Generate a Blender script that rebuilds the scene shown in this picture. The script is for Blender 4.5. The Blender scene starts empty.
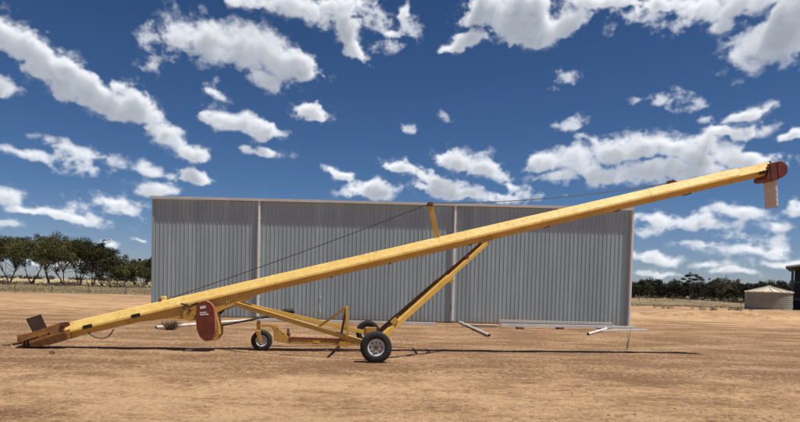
import bpy, math, random
from mathutils import Vector, Matrix, noise
R = math.radians
scn = bpy.context.scene
col = scn.collection

# ------------------------------------------------------------------ camera
F_PX, PITCH, ROLL, CAM_H = 600.0, R(2.0), R(1.4), 1.62
PX0, PY0 = 400.0, 286.8 + F_PX*math.tan(PITCH)
cam = bpy.data.objects.new('camera', bpy.data.cameras.new('camera'))
col.objects.link(cam); scn.camera = cam
CR = Matrix.Rotation(R(90)-PITCH, 3, 'X') @ Matrix.Rotation(ROLL, 3, 'Z')
CO = Vector((0, 0, CAM_H))
cam.matrix_world = Matrix.Translation(CO) @ CR.to_4x4()
cam.data.sensor_width = 36; cam.data.lens = F_PX/800*36
cam.data.shift_y = (PY0-211)/800
cam.data.clip_end = 12000; cam.data.clip_start = 0.1

def ray(x, y):
    return (CR @ Vector(((x-PX0)/F_PX, (PY0-y)/F_PX, -1))).normalized()
def gnd(x, y, z=0.0):
    d = ray(x, y); return CO + d*((z-CO.z)/d.z)
def at(x, y, Y):
    d = ray(x, y); return CO + d*(Y/d.y)

# ------------------------------------------------------------------ light
scn.view_settings.view_transform = 'Standard'
scn.view_settings.look = 'None'
scn.view_settings.gamma = 1; scn.view_settings.use_curve_mapping = False
scn.view_settings.exposure = 0.27
SUN = Vector((0.37, -0.15, 1)).normalized()
sun = bpy.data.objects.new('sun', bpy.data.lights.new('sun', 'SUN')); col.objects.link(sun)
sun.data.energy = 4.4; sun.data.angle = R(0.5); sun.data.color = (1, .95, .87)
sun.rotation_euler = (-SUN).to_track_quat('-Z', 'Y').to_euler()

W = bpy.data.worlds.new('World'); scn.world = W; W.use_nodes = True
nt = W.node_tree; N = nt.nodes; L = nt.links
for n in list(N): N.remove(n)
def nd(tree, typ, **kw):
    n = tree.nodes.new(typ)
    for k, v in kw.items(): setattr(n, k, v)
    return n
def mth(tree, op, a, b=None, c=None, clamp=False):
    n = tree.nodes.new('ShaderNodeMath'); n.operation = op; n.use_clamp = clamp
    for i, s in enumerate((a, b, c)):
        if s is None: continue
        if isinstance(s, (int, float)): n.inputs[i].default_value = s
        else: tree.links.new(s, n.inputs[i])
    return n.outputs[0]
def vm(tree, op, a, b=None):
    n = tree.nodes.new('ShaderNodeVectorMath'); n.operation = op
    for i, s in enumerate((a, b)):
        if s is None: continue
        if isinstance(s, (tuple, Vector)): n.inputs[i].default_value = s
        elif isinstance(s, (int, float)): n.inputs['Scale'].default_value = s
        else: tree.links.new(s, n.inputs[i])
    return n.outputs[1] if op in ('LENGTH', 'DOT_PRODUCT') else n.outputs[0]

# clouds: banks of cumulus given as direction (azimuth, elevation) patches of the real sky
CL = [  # x, y, rx, ry, tilt(deg, + = falls to the right)
 (6,40,26,14,20),(32,54,30,17,28),(58,74,32,17,28),(84,90,28,14,28),(108,103,24,12,12),(134,107,22,12,12),
 (-2,88,12,10,0),(26,156,20,4,4),(72,150,20,8,8),(104,158,22,4,12),(165,135,15,9,14),(188,151,18,8,16),
 (146,170,18,6,12),(196,178,20,8,14),(118,204,24,6,0),(152,192,20,8,-6),(6,199,18,8,4),(66,217,38,7,4),(30,214,18,4,4),
 (110,244,8,4,0),(138,240,4,2,0),
 (186,36,24,14,-4),(212,42,34,20,8),(245,48,34,20,4),(276,58,34,18,18),(296,68,22,16,20),(266,80,18,10,24),
 (216,93,12,4,28),(232,122,24,11,8),(262,131,22,8,4),(262,153,20,5,4),(308,112,15,8,8),
 (256,3,28,6,6),(300,8,38,11,10),(346,28,18,11,55),(360,49,15,8,24),(392,34,12,5,0),(335,6,26,9,0),
 (486,10,24,18,-20),(520,16,30,22,-10),(555,26,26,14,-8),(466,42,18,8,-20),(450,52,12,4,-8),(404,14,5,7,0),(528,40,22,9,-8),
 (606,3,34,8,4),(655,3,26,6,0),(705,12,24,9,14),(742,8,30,11,0),(772,42,30,20,-6),(790,18,18,16,-30),(722,24,14,7,0),
 (340,175,15,6,10),(374,189,22,10,4),(400,170,14,4,14),(436,182,34,9,14),(444,192,30,8,8),(464,162,24,12,4),(488,172,24,11,22),(510,186,12,5,10),(460,195,36,7,0),
 (545,164,18,10,-6),(575,160,26,11,0),(608,154,24,12,-8),(640,146,30,12,-4),(672,146,26,11,6),(696,156,18,9,20),(600,174,40,11,4),(650,172,44,14,0),(690,170,22,8,0),(560,178,22,6,0),
 (722,134,20,7,-4),(740,117,19,5,-12),(742,160,24,7,6),(793,138,10,4,-8),(797,209,12,6,0),
 (656,219,22,5,4),(702,224,36,7,4),(740,214,26,8,4),(776,224,12,5,0),
 (652,258,26,4,2),(738,250,34,5,2),(700,264,18,4,0),(780,262,20,4,0),(655,272,22,3,0),(50,264,30,2,0),(-10,226,16,4,0),(706,246,18,3,0),(728,270,20,3,0),
]
WISP = [(563,82,18,7,-12),(570,124,20,7,-10),(690,99,18,8,10),(660,101,24,4,4),(443,117,11,6,0),(406,130,8,4,0),(158,62,13,11,-20),(388,48,18,10,0),
 (410,30,14,12,0),(150,40,10,12,0),(640,12,40,14,0),(212,86,16,8,10),(700,120,14,6,0),(585,140,14,5,0),(355,192,20,6,0),
 (500,196,40,8,0),(715,152,20,14,0),(768,130,16,5,0),(650,228,30,12,0),(760,240,36,10,0),(118,210,34,8,0),(80,166,30,8,8),(370,14,40,12,10),(680,22,34,10,0),(443,160,16,6,0)]
def azel(d): return math.atan2(d.x, d.y), math.asin(d.z)
# The cloud cover is computed here as coverage and brightness over (azimuth, elevation) and read by the world by direction.
import numpy as np
GR_ = 900.0; AZ0, AZ1, EL0, EL1 = -1.05, 1.05, -0.02, 0.68
NX, NY = int((AZ1-AZ0)*GR_), int((EL1-EL0)*GR_)
gx, gy = np.meshgrid(AZ0+np.arange(NX)/GR_, EL0+np.arange(NY)/GR_)
gx = (gx*F_PX).astype(np.float32); gy = (gy*F_PX).astype(np.float32)      # units: 1/600 radian
nrg = np.random.default_rng(4); TAB = nrg.random((512, 512), dtype=np.float32)
def vnoise(x, y):
    xi = np.floor(x); yi = np.floor(y); fx = x-xi; fy = y-yi
    fx = fx*fx*fx*(fx*(fx*6-15)+10); fy = fy*fy*fy*(fy*(fy*6-15)+10)
    xi = xi.astype(np.int32) & 511; yi = yi.astype(np.int32) & 511; x1 = (xi+1) & 511; y1 = (yi+1) & 511
    a = TAB[yi, xi]; b = TAB[yi, x1]; c = TAB[y1, xi]; d = TAB[y1, x1]
    return (a+(b-a)*fx)*(1-fy) + (c+(d-c)*fx)*fy
def fbm2(x, y, wl, octs, pers=.55, billow=False):
    o = np.zeros_like(x); amp = 1; tot = 0; f = 1/wl
    for i in range(octs):
        ca, sa = math.cos(i*1.1), math.sin(i*1.1)
        n = vnoise((x*ca-y*sa)*f+17.3*i, (x*sa+y*ca)*f+9.1*i)
        if billow: n = 1-abs(2*n-1)*1.0
        o += n*amp; tot += amp; amp *= pers; f *= 2.03
    return o/tot
persp = 1/(.45+np.clip(gy, 0, 400)/260)                                    # clouds low in the sky are farther off
sy = gy*1.35
wx = (fbm2(gx, sy, 30, 4)-.5)*18; wy = (fbm2(gx+500, sy+90, 30, 4)-.5)*13
qx = gx+wx; qy = gy+wy
field = np.full_like(gx, -3.0); lowf = np.full_like(gx, 0.0)
extra = []
for i in range(60):
    ex = nrg.uniform(-700, 1500); ey = nrg.uniform(-320, 250)
    if -60 < ex < 860 and ey > -40: continue
    k = .35+.65*min(1, max(0, (290-ey)/290)); n_ = nrg.integers(2, 5)
    for j in range(n_): extra.append((ex+nrg.uniform(-40, 40)*k, ey+nrg.uniform(-10, 10)*k, nrg.uniform(18, 48)*k, nrg.uniform(9, 22)*k*k, nrg.uniform(-10, 15)))
for (x, y, rx, ry, tl) in CL+extra:
    a, e = azel(ray(x, y)); a *= F_PX; e *= F_PX; t = R(-tl-1.4)
    dx = qx-a; dy = qy-e; u_ = (dx*math.cos(t)+dy*math.sin(t))/(rx*.98); v_ = (-dx*math.sin(t)+dy*math.cos(t))/(ry*.96)
    v_ = np.where(v_ < 0, v_*1.18, v_)
    f_ = 1-np.sqrt(u_*u_+v_*v_)
    sz = min(1.0, ry/16.0)
    f_ = f_*(.55+.45*sz)
    h = np.clip(.5+.5*(f_-field)/.16, 0, 1); field = field*(1-h)+f_*h+.16*h*(1-h)*.5
bil = fbm2(qx*1.0, qy*1.25, 20, 6, .58, True); fb = fbm2(gx+.4*wx, sy+.4*wy, 12, 6, .62)
bil2 = fbm2(qx+900, qy*1.25, 26, 3, .5, True)
wf = np.full_like(gx, -3.0)
for (x, y, rx, ry, tl) in WISP:
    a, e = azel(ray(x, y)); a *= F_PX; e *= F_PX; t = R(-tl-1.4)
    dx = gx+wx*1.3-a; dy = gy+wy*1.3-e; u_ = (dx*math.cos(t)+dy*math.sin(t))/rx; v_ = (-dx*math.sin(t)+dy*math.cos(t))/ry
    wf = np.maximum(wf, 1-np.sqrt(u_*u_+v_*v_))
f2_ = field + (bil2-.52)*.55 + (bil-.52)*.22 + (fb-.5)*.95
def sst(x, a, b):
    t = np.clip((x-a)/(b-a), 0, 1); return t*t*(3-2*t)
soft = .75+.9*sst(fbm2(gx+77, sy+31, 90, 2), .35, .7)
dn = sst(f2_, -.12, .66*soft+.22)
alpha = 1-np.exp(-dn*4.0)
wis = sst(field+(fb-.5)*2.0, -.38, .8)*.50
wis2 = sst(np.clip(wf, -1, .7)+(fb-.5)*2.6+(bil-.5)*.5, .05, 1.25)*.62
alpha = 1-(1-np.clip(np.maximum(alpha, wis), 0, 1))*(1-wis2)
# light reaching each point from up and to the right: what lies above shades it
ab = np.zeros_like(dn); wsum = 0
pad = np.pad(dn, ((0, 60), (0, 60)), mode='edge')
for k in range(1, 26):
    w_ = 1.0/(1+.06*k); oy = int(k*1.7); ox = int(k*.6)
    ab += pad[oy:oy+NY, ox:ox+NX]*w_; wsum += w_
ab /= wsum
rel = bil2*.9+bil*.12; rpd = np.pad(rel, ((0, 12), (0, 12)), mode='edge')
grad = rel-rpd[6:6+NY, 3:3+NX]
lit_ = np.exp(-ab*(.30+.70*dn)*2.3) + grad*.27*dn
lit_ = np.clip(lit_*1.10-.04, 0, 1)
alpha *= np.clip((gy+2)/14, 0, 1)*.25 + .75
px = np.zeros((NY, NX, 4), np.float32)
px[..., 0] = lit_; px[..., 1] = alpha; px[..., 3] = 1
img = bpy.data.images.new('cloud_cover', NX, NY, alpha=False, float_buffer=True)
img.colorspace_settings.name = 'Non-Color'
img.pixels.foreach_set(px.ravel()); img.update()
tc = nd(nt, 'ShaderNodeTexCoord')
sx = nd(nt, 'ShaderNodeSeparateXYZ'); L.new(tc.outputs['Generated'], sx.inputs[0])
az = mth(nt, 'ARCTAN2', sx.outputs[0], sx.outputs[1]); el = mth(nt, 'ARCSINE', sx.outputs[2])
cx = nd(nt, 'ShaderNodeCombineXYZ')
L.new(mth(nt, 'MULTIPLY', mth(nt, 'SUBTRACT', az, AZ0), 1/(AZ1-AZ0)), cx.inputs[0])
L.new(mth(nt, 'MULTIPLY', mth(nt, 'SUBTRACT', el, EL0), 1/(EL1-EL0)), cx.inputs[1])
it = nd(nt, 'ShaderNodeTexImage'); it.image = img; it.extension = 'CLIP'; it.interpolation = 'Cubic'; L.new(cx.outputs[0], it.inputs[0])
sc = nd(nt, 'ShaderNodeSeparateColor'); L.new(it.outputs[0], sc.inputs[0])
dens = sc.outputs[1]
cr = nd(nt, 'ShaderNodeValToRGB'); L.new(sc.outputs[0], cr.inputs[0])
cr.color_ramp.elements[0].position = .0; cr.color_ramp.elements[0].color = (.25, .275, .325, 1)
cr.color_ramp.elements[1].position = 1; cr.color_ramp.elements[1].color = (.84, .86, .89, 1)
e = cr.color_ramp.elements.new(.5); e.color = (.45, .475, .52, 1)
sky = nd(nt, 'ShaderNodeTexSky'); sky.sky_type = 'NISHITA'; sky.sun_disc = False
sky.sun_elevation = math.asin(SUN.z); sky.sun_rotation = math.atan2(SUN.x, SUN.y)
sky.air_density = .8; sky.dust_density = .25; sky.ozone_density = 2.5; sky.altitude = 0
SKY_S = 0.062
tint = nd(nt, 'ShaderNodeMix', data_type='RGBA', blend_type='MULTIPLY'); tint.inputs[0].default_value = 1
L.new(sky.outputs[0], tint.inputs[6])
er = nd(nt, 'ShaderNodeValToRGB'); L.new(mth(nt, 'MULTIPLY', el, 1.6), er.inputs[0])
er.color_ramp.elements[0].position = 0; er.color_ramp.elements[0].color = (.76, .78, .96, 1)
er.color_ramp.elements[1].position = .72; er.color_ramp.elements[1].color = (.35, .56, .80, 1)
e = er.color_ramp.elements.new(.25); e.color = (.50, .68, .90, 1)
L.new(er.outputs[0], tint.inputs[7])
cs = vm(nt, 'SCALE', cr.outputs[0], 1.0/SKY_S)
mx = nd(nt, 'ShaderNodeMix', data_type='RGBA'); L.new(dens, mx.inputs[0]); L.new(tint.outputs[2], mx.inputs[6]); L.new(cs, mx.inputs[7])
bg = nd(nt, 'ShaderNodeBackground'); bg.inputs[1].default_value = SKY_S; L.new(mx.outputs[2], bg.inputs[0])
out = nd(nt, 'ShaderNodeOutputWorld'); L.new(bg.outputs[0], out.inputs[0])

# ------------------------------------------------------------------ helpers
def tag(o, label=None, cat=None, group=None, kind=None):
    if label: o['label'] = label
    if cat: o['category'] = cat
    if group: o['group'] = group
    if kind: o['kind'] = kind
    return o
def empty(name, loc, rz=0):
    o = bpy.data.objects.new(name, None); col.objects.link(o); o.location = loc; o.rotation_euler = (0, 0, rz); return o
def copy_tree(o, parent=None):
    c = o.copy(); col.objects.link(c); c.parent = parent
    for ch in o.children: copy_tree(ch, c)
    return c

class MB:
    def __init__(s): s.v = []; s.f = []
    def add(s, vs, fs):
        b = len(s.v); s.v += [tuple(v) for v in vs]; s.f += [tuple(b+i for i in f) for f in fs]; return s
    def box(s, c, sz, M=None):
        c = Vector(c); vs = []
        for i in (-.5, .5):
            for j in (-.5, .5):
                for k in (-.5, .5):
                    p = Vector((i*sz[0], j*sz[1], k*sz[2]))
                    if M: p = M @ p
                    vs.append(c+p)
        return s.add(vs, [(0,1,3,2),(4,6,7,5),(0,4,5,1),(2,3,7,6),(0,2,6,4),(1,5,7,3)])
    def bar(s, p, q, w, h, w2=None, h2=None):      # w across (lateral), h in the vertical sense
        p, q = Vector(p), Vector(q); d = (q-p).normalized()
        a = d.cross(Vector((0, 0, 1)))
        a = Vector((0, 1, 0)) if a.length < 1e-3 else a.normalized()
        b = a.cross(d).normalized(); vs = []
        for c, ww, hh in ((p, w, h), (q, w2 or w, h2 or h)):
            for i, j in ((-1,-1), (1,-1), (1,1), (-1,1)): vs.append(c + a*ww/2*i + b*hh/2*j)
        return s.add(vs, [(3,2,1,0),(4,5,6,7),(0,1,5,4),(1,2,6,5),(2,3,7,6),(3,0,4,7)])
    def tube(s, pts, rad, n=8, cap=True):
        pts = [Vector(p) for p in pts]
        if not isinstance(rad, (list, tuple)): rad = [rad]*len(pts)
        vs = []; fs = []; a = None
        for i, p in enumerate(pts):
            d = (pts[min(i+1, len(pts)-1)] - pts[max(i-1, 0)]).normalized()
            if a is None:
                a = d.orthogonal().normalized()
            else:
                a = (a - d*a.dot(d)); a = a.normalized() if a.length > 1e-6 else d.orthogonal().normalized()
            b = d.cross(a)
            for k in range(n):
                t = 2*math.pi*k/n; vs.append(p + (a*math.cos(t) + b*math.sin(t))*rad[i])
        for i in range(len(pts)-1):
            for k in range(n):
                k2 = (k+1) % n; fs.append((i*n+k, i*n+k2, (i+1)*n+k2, (i+1)*n+k))
        if cap:
            fs.append(tuple(range(n-1, -1, -1))); fs.append(tuple((len(pts)-1)*n+k for k in range(n)))
        return s.add(vs, fs)
    def prism(s, poly, y0, y1):                     # poly of (x, z), extruded along y
        n = len(poly); ar = sum(poly[i][0]*poly[(i+1) % n][1]-poly[(i+1) % n][0]*poly[i][1] for i in range(n))
        if ar < 0: poly = poly[::-1]
        vs = [(x, y0, z) for x, z in poly] + [(x, y1, z) for x, z in poly]
        fs = [tuple(range(n)), tuple(range(2*n-1, n-1, -1))]
        for i in range(n): j = (i+1) % n; fs.append((j, i, n+i, n+j))
        return s.add(vs, fs)
    def lathe(s, c, prof, n=32):                    # axis along y; prof of (y, r) closed loop or open
        c = Vector(c); vs = []; fs = []; m = len(prof)
        for k in range(n):
            t = 2*math.pi*k/n
            for (y, r) in prof: vs.append(c + Vector((math.cos(t)*r, y, math.sin(t)*r)))
        for k in range(n):
            k2 = (k+1) % n
            for i in range(m-1): fs.append((k*m+i, k*m+i+1, k2*m+i+1, k2*m+i))
        return s.add(vs, fs)
    def build(s, name, mat, parent=None, smooth=False, bevel=0, loc=None):
        me = bpy.data.meshes.new(name); me.from_pydata(s.v, [], s.f); me.update()
        o = bpy.data.objects.new(name, me); col.objects.link(o); me.materials.append(mat)
        if smooth:
            for p in me.polygons: p.use_smooth = True
            me.set_sharp_from_angle(angle=R(40))
        if bevel:
            b = o.modifiers.new('bevel', 'BEVEL'); b.width = bevel; b.segments = 2; b.limit_method = 'ANGLE'
        if parent: o.parent = parent
        if loc is not None: o.location = loc
        return o

def mat(name, c1, c2=None, scale=3.0, rough=.6, metal=0.0, bump=0.0, bscale=None, detail=5, stretch=(1, 1, 1), lo=.35, hi=.65,
        c3=None, s3=20, lo3=.62, hi3=.72, spec=.5, coat=0):
    m = bpy.data.materials.new(name); m.use_nodes = True; t = m.node_tree
    b = t.nodes['Principled BSDF']; b.inputs['Roughness'].default_value = rough; b.inputs['Metallic'].default_value = metal
    b.inputs['Specular IOR Level'].default_value = spec
    tcn = t.nodes.new('ShaderNodeTexCoord'); mp = t.nodes.new('ShaderNodeMapping'); mp.inputs['Scale'].default_value = stretch
    t.links.new(tcn.outputs['Object'], mp.inputs[0])
    def noi(sc, det=detail, ro=.6):
        n = t.nodes.new('ShaderNodeTexNoise'); n.inputs['Scale'].default_value = sc; n.inputs['Detail'].default_value = det
        n.inputs['Roughness'].default_value = ro; t.links.new(mp.outputs[0], n.inputs['Vector']); return n.outputs[0]
    def mixc(f, a, bb):
        mxn = t.nodes.new('ShaderNodeMix'); mxn.data_type = 'RGBA'; t.links.new(f, mxn.inputs[0])
        for s, i in ((a, 6), (bb, 7)):
            if isinstance(s, tuple): mxn.inputs[i].default_value = (*s, 1)
            else: t.links.new(s, mxn.inputs[i])
        return mxn.outputs[2]
    def ramp(f, a, bb):
        r = t.nodes.new('ShaderNodeMapRange'); t.links.new(f, r.inputs[0]); r.inputs[1].default_value = a; r.inputs[2].default_value = bb
        return r.outputs[0]
    b.inputs['Base Color'].default_value = (*c1, 1)
    cur = c1
    if c2: cur = mixc(ramp(noi(scale), lo, hi), c1, c2)
    if c3: cur = mixc(ramp(noi(s3, 6, .7), lo3, hi3), cur, c3)
    if not isinstance(cur, tuple): t.links.new(cur, b.inputs['Base Color'])
    if bump:
        bn = t.nodes.new('ShaderNodeBump'); bn.inputs['Strength'].default_value = 1; bn.inputs['Distance'].default_value = bump
        t.links.new(noi(bscale or scale*3), bn.inputs['Height']); t.links.new(bn.outputs[0], b.inputs['Normal'])
    return m

M = {}
M['yellow'] = mat('yellow_paint', (.66, .40, .085), (.56, .32, .06), 2.2, .5, 0, .004, 7, c3=(.40, .20, .05), s3=11, lo3=.62, hi3=.76)  # base darkened to put the trough's shade into its colour; arms share it
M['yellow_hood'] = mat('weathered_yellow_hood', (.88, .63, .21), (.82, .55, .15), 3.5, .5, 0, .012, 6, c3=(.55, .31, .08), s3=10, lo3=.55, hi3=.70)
M['ochre'] = mat('dirty_ochre_paint', (.60, .34, .075), (.44, .23, .05), 4, .6, 0, .003, c3=(.10, .05, .025), s3=14, lo3=.55, hi3=.68)
M['ochre_dark'] = mat('dirty_brown_paint', (.42, .20, .045), (.26, .115, .03), 4, .6, 0, .003, c3=(.10, .05, .025), s3=14, lo3=.55, hi3=.68)
M['arm_brown'] = mat('brown_arm_paint', (.17, .095, .045), (.11, .058, .028), 5, .7, 0, .003)  # darker brown for the far lift arm
M['rust'] = mat('rusty_steel', (.085, .04, .022), (.15, .062, .028), 8, .8, 0, .002)
M['black'] = mat('black_steel', (.010, .007, .006), (.022, .014, .010), 10, .7)
M['oxide'] = mat('oxide_red_paint', (.19, .034, .013), (.13, .024, .011), 5, .5, 0, .002, c3=(.24, .10, .07), s3=9, lo3=.60, hi3=.75)
M['oxide_sunlit'] = mat('sunlit_red_rim', (.42, .16, .10), (.32, .10, .06), 6, .5)  # paler red: sunlight on the guard's edge painted into the colour
M['flap'] = mat('dark_rusty_plate', (.022, .012, .009), (.04, .02, .013), 6, .9, spec=.15)
M['rubber'] = mat('tyre_rubber', (.018, .017, .016), (.05, .038, .028), 5, .85, 0, .002, 60, lo=.45, hi=.75)
M['rim'] = mat('silver_rim', (.80, .79, .77), (.60, .57, .53), 9, .4, .15)
M['canvas'] = mat('pale_canvas_spout', (.70, .66, .62), (.54, .49, .45), 8, .8, 0, .006, 9, stretch=(1, 1, 4))
M['white'] = mat('white_plastic', (.78, .76, .72), (.60, .56, .50), 6, .5)
M['cable'] = mat('steel_cable', (.06, .05, .045), (.09, .075, .06), 30, .6, .5)
M['sticker'] = mat('white_sticker', (.72, .70, .68), (.55, .50, .48), 14, .5)
M['wall'] = mat('zinc_wall_sheet', (.375, .455, .475), (.335, .405, .425), .5, .5, .25, 0, stretch=(1, 1, .12), c3=(.41, .49, .51), s3=2.2, lo3=.5, hi3=.62)
M['trim'] = mat('pale_trim', (.72, .73, .72), (.62, .62, .60), 1.5, .5, .15)
M['post'] = mat('pale_downpipe', (.84, .83, .80), (.76, .74, .71), 2, .5)
M['dirtwall'] = mat('dusty_base_sheet', (.27, .26, .25), (.34, .28, .23), 2.5, .7)
M['tank'] = mat('tank_concrete', (.30, .295, .25), (.22, .215, .18), .8, .75, 0, .003, 8)
M['tank_roof'] = mat('tank_roof_sheet', (.62, .56, .44), (.52, .46, .36), 1.4, .55, .1)
M['dark_shed'] = mat('dark_shed_sheet', (.045, .05, .06), (.035, .038, .045), 2, .6, .2)
M['blue_steel'] = mat('dark_blue_steel', (.03, .05, .085), (.04, .055, .08), 3, .6)
M['wood'] = mat('weathered_post', (.13, .10, .075), (.20, .15, .11), 6, .9)
M['bark'] = mat('gum_bark', (.085, .068, .052), (.16, .13, .10), 2.5, .95, 0, .02, stretch=(1, 1, .4))
M['twig'] = mat('dry_twig', (.09, .06, .04), (.15, .11, .07), 8, .9)

def sheet_wear(m):
    # each roll-formed sheet came from another batch, and mud splashed on the foot of the wall
    t = m.node_tree; b = t.nodes['Principled BSDF']; src = b.inputs['Base Color'].links[0].from_socket
    g = t.nodes.new('ShaderNodeTexCoord'); sp = t.nodes.new('ShaderNodeSeparateXYZ'); t.links.new(g.outputs['Object'], sp.inputs[0])
    wn = t.nodes.new('ShaderNodeTexWhiteNoise'); wn.noise_dimensions = '1D'
    t.links.new(mth(t, 'FLOOR', mth(t, 'DIVIDE', sp.outputs[0], .76)), wn.inputs['W'])
    mr_ = t.nodes.new('ShaderNodeMapRange'); t.links.new(wn.outputs[0], mr_.inputs[0]); mr_.inputs[3].default_value = .93; mr_.inputs[4].default_value = 1.05
    sc_ = vm(t, 'SCALE', src); t.links.new(mr_.outputs[0], sc_.node.inputs['Scale'])
    n = t.nodes.new('ShaderNodeTexNoise'); n.inputs['Scale'].default_value = 2.3; n.inputs['Detail'].default_value = 7; t.links.new(g.outputs['Object'], n.inputs['Vector'])
    f = mth(t, 'SUBTRACT', mth(t, 'MULTIPLY', n.outputs[0], 1.3), mth(t, 'ADD', mth(t, 'MULTIPLY', sp.outputs[2], 1.1), .25), clamp=True)
    mxn = t.nodes.new('ShaderNodeMix'); mxn.data_type = 'RGBA'; t.links.new(f, mxn.inputs[0]); t.links.new(sc_, mxn.inputs[6]); mxn.inputs[7].default_value = (.36, .25, .16, 1)
    t.links.new(mxn.outputs[2], b.inputs['Base Color'])
sheet_wear(M['wall'])
def leafmat(name, c1, c2):
    m = mat(name, c1, c2, .45, .7, 0, 0, lo=.4, hi=.6, spec=.25)
    return m
M['leaf_a'] = leafmat('gum_leaves_dark', (.028, .029, .010), (.062, .060, .018))
M['leaf_b'] = leafmat('gum_leaves_olive', (.052, .055, .016), (.115, .108, .030))
M['leaf_c'] = leafmat('scrub_leaves', (.020, .021, .011), (.042, .040, .019))
M['leaf_d'] = leafmat('grey_brown_leaves', (.075, .062, .045), (.12, .10, .070))

# ------------------------------------------------------------------ ground
def ground_z(x, y):
    z = .012*noise.noise(Vector((x*1.3, y*1.3, 0))) + .010*noise.noise(Vector((x*3.1, y*3.1, 3)))
    z += .004*noise.noise(Vector((x*.6, y*6.0, 7)))
    if 5 < y < 30 and abs(x) < 25:                 # old wheel ruts
        for c0_, sl, amp in ((10.6, .05, .016), (13.2, -.03, .012), (19.5, .035, .014), (8.6, -.04, .012)):
            for o_ in (-.8, .8):
                q = y-(c0_+o_+sl*x+.12*math.sin(x*.21+c0_)); z -= amp*math.exp(-(q/.11)**2); z += amp*.6*math.exp(-((abs(q)-.24)/.07)**2)
    k = min(1, max(0, (y-32)/15))
    z += k*.10*noise.noise(Vector((x*.08, y*.12, 5)))
    # eroded bank by the tank
    if x > 12:
        f = min(1, (x-12)/8)
        yb = 42 + 3.2*noise.noise(Vector((x*.22, 1, 0))) + .8*noise.noise(Vector((x*.9, 2, 0)))
        t = min(1, max(0, (y-yb)/.8)); t = t*t*(3-2*t)
        z += f*(.34+.12*noise.noise(Vector((x*.7, y*.4, 9))))*t*max(0, 1-max(0, y-50)/30)
    # low mound before the right scrub
    g = math.exp(-((x-42)/13)**2 - ((y-98)/9)**2); z += .75*g
    return z
def grow(a, b, st, ratio, lim):
    o = []; x = a; s = st
    while x < b: x += s; s = min(s*ratio, lim); o.append(x)
    return o
xs = [i*.13 for i in range(-125, 126)]; g_ = grow(xs[-1], 6000, .16, 1.13, 900); xs = [-x for x in reversed(g_)] + xs + g_
ys = [-6000, -2000, -600, -150, -40, -10, -2, 2, 4, 5.5] + [6+i*.11 for i in range(0, 230)]; ys += grow(ys[-1], 9000, .14, 1.045, 900)
gv = []; gf = []
for y in ys:
    for x in xs: gv.append((x, y, ground_z(x, y)))
nx = len(xs)
for j in range(len(ys)-1):
    for i in range(nx-1): a = j*nx+i; gf.append((a, a+1, a+nx+1, a+nx))
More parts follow.
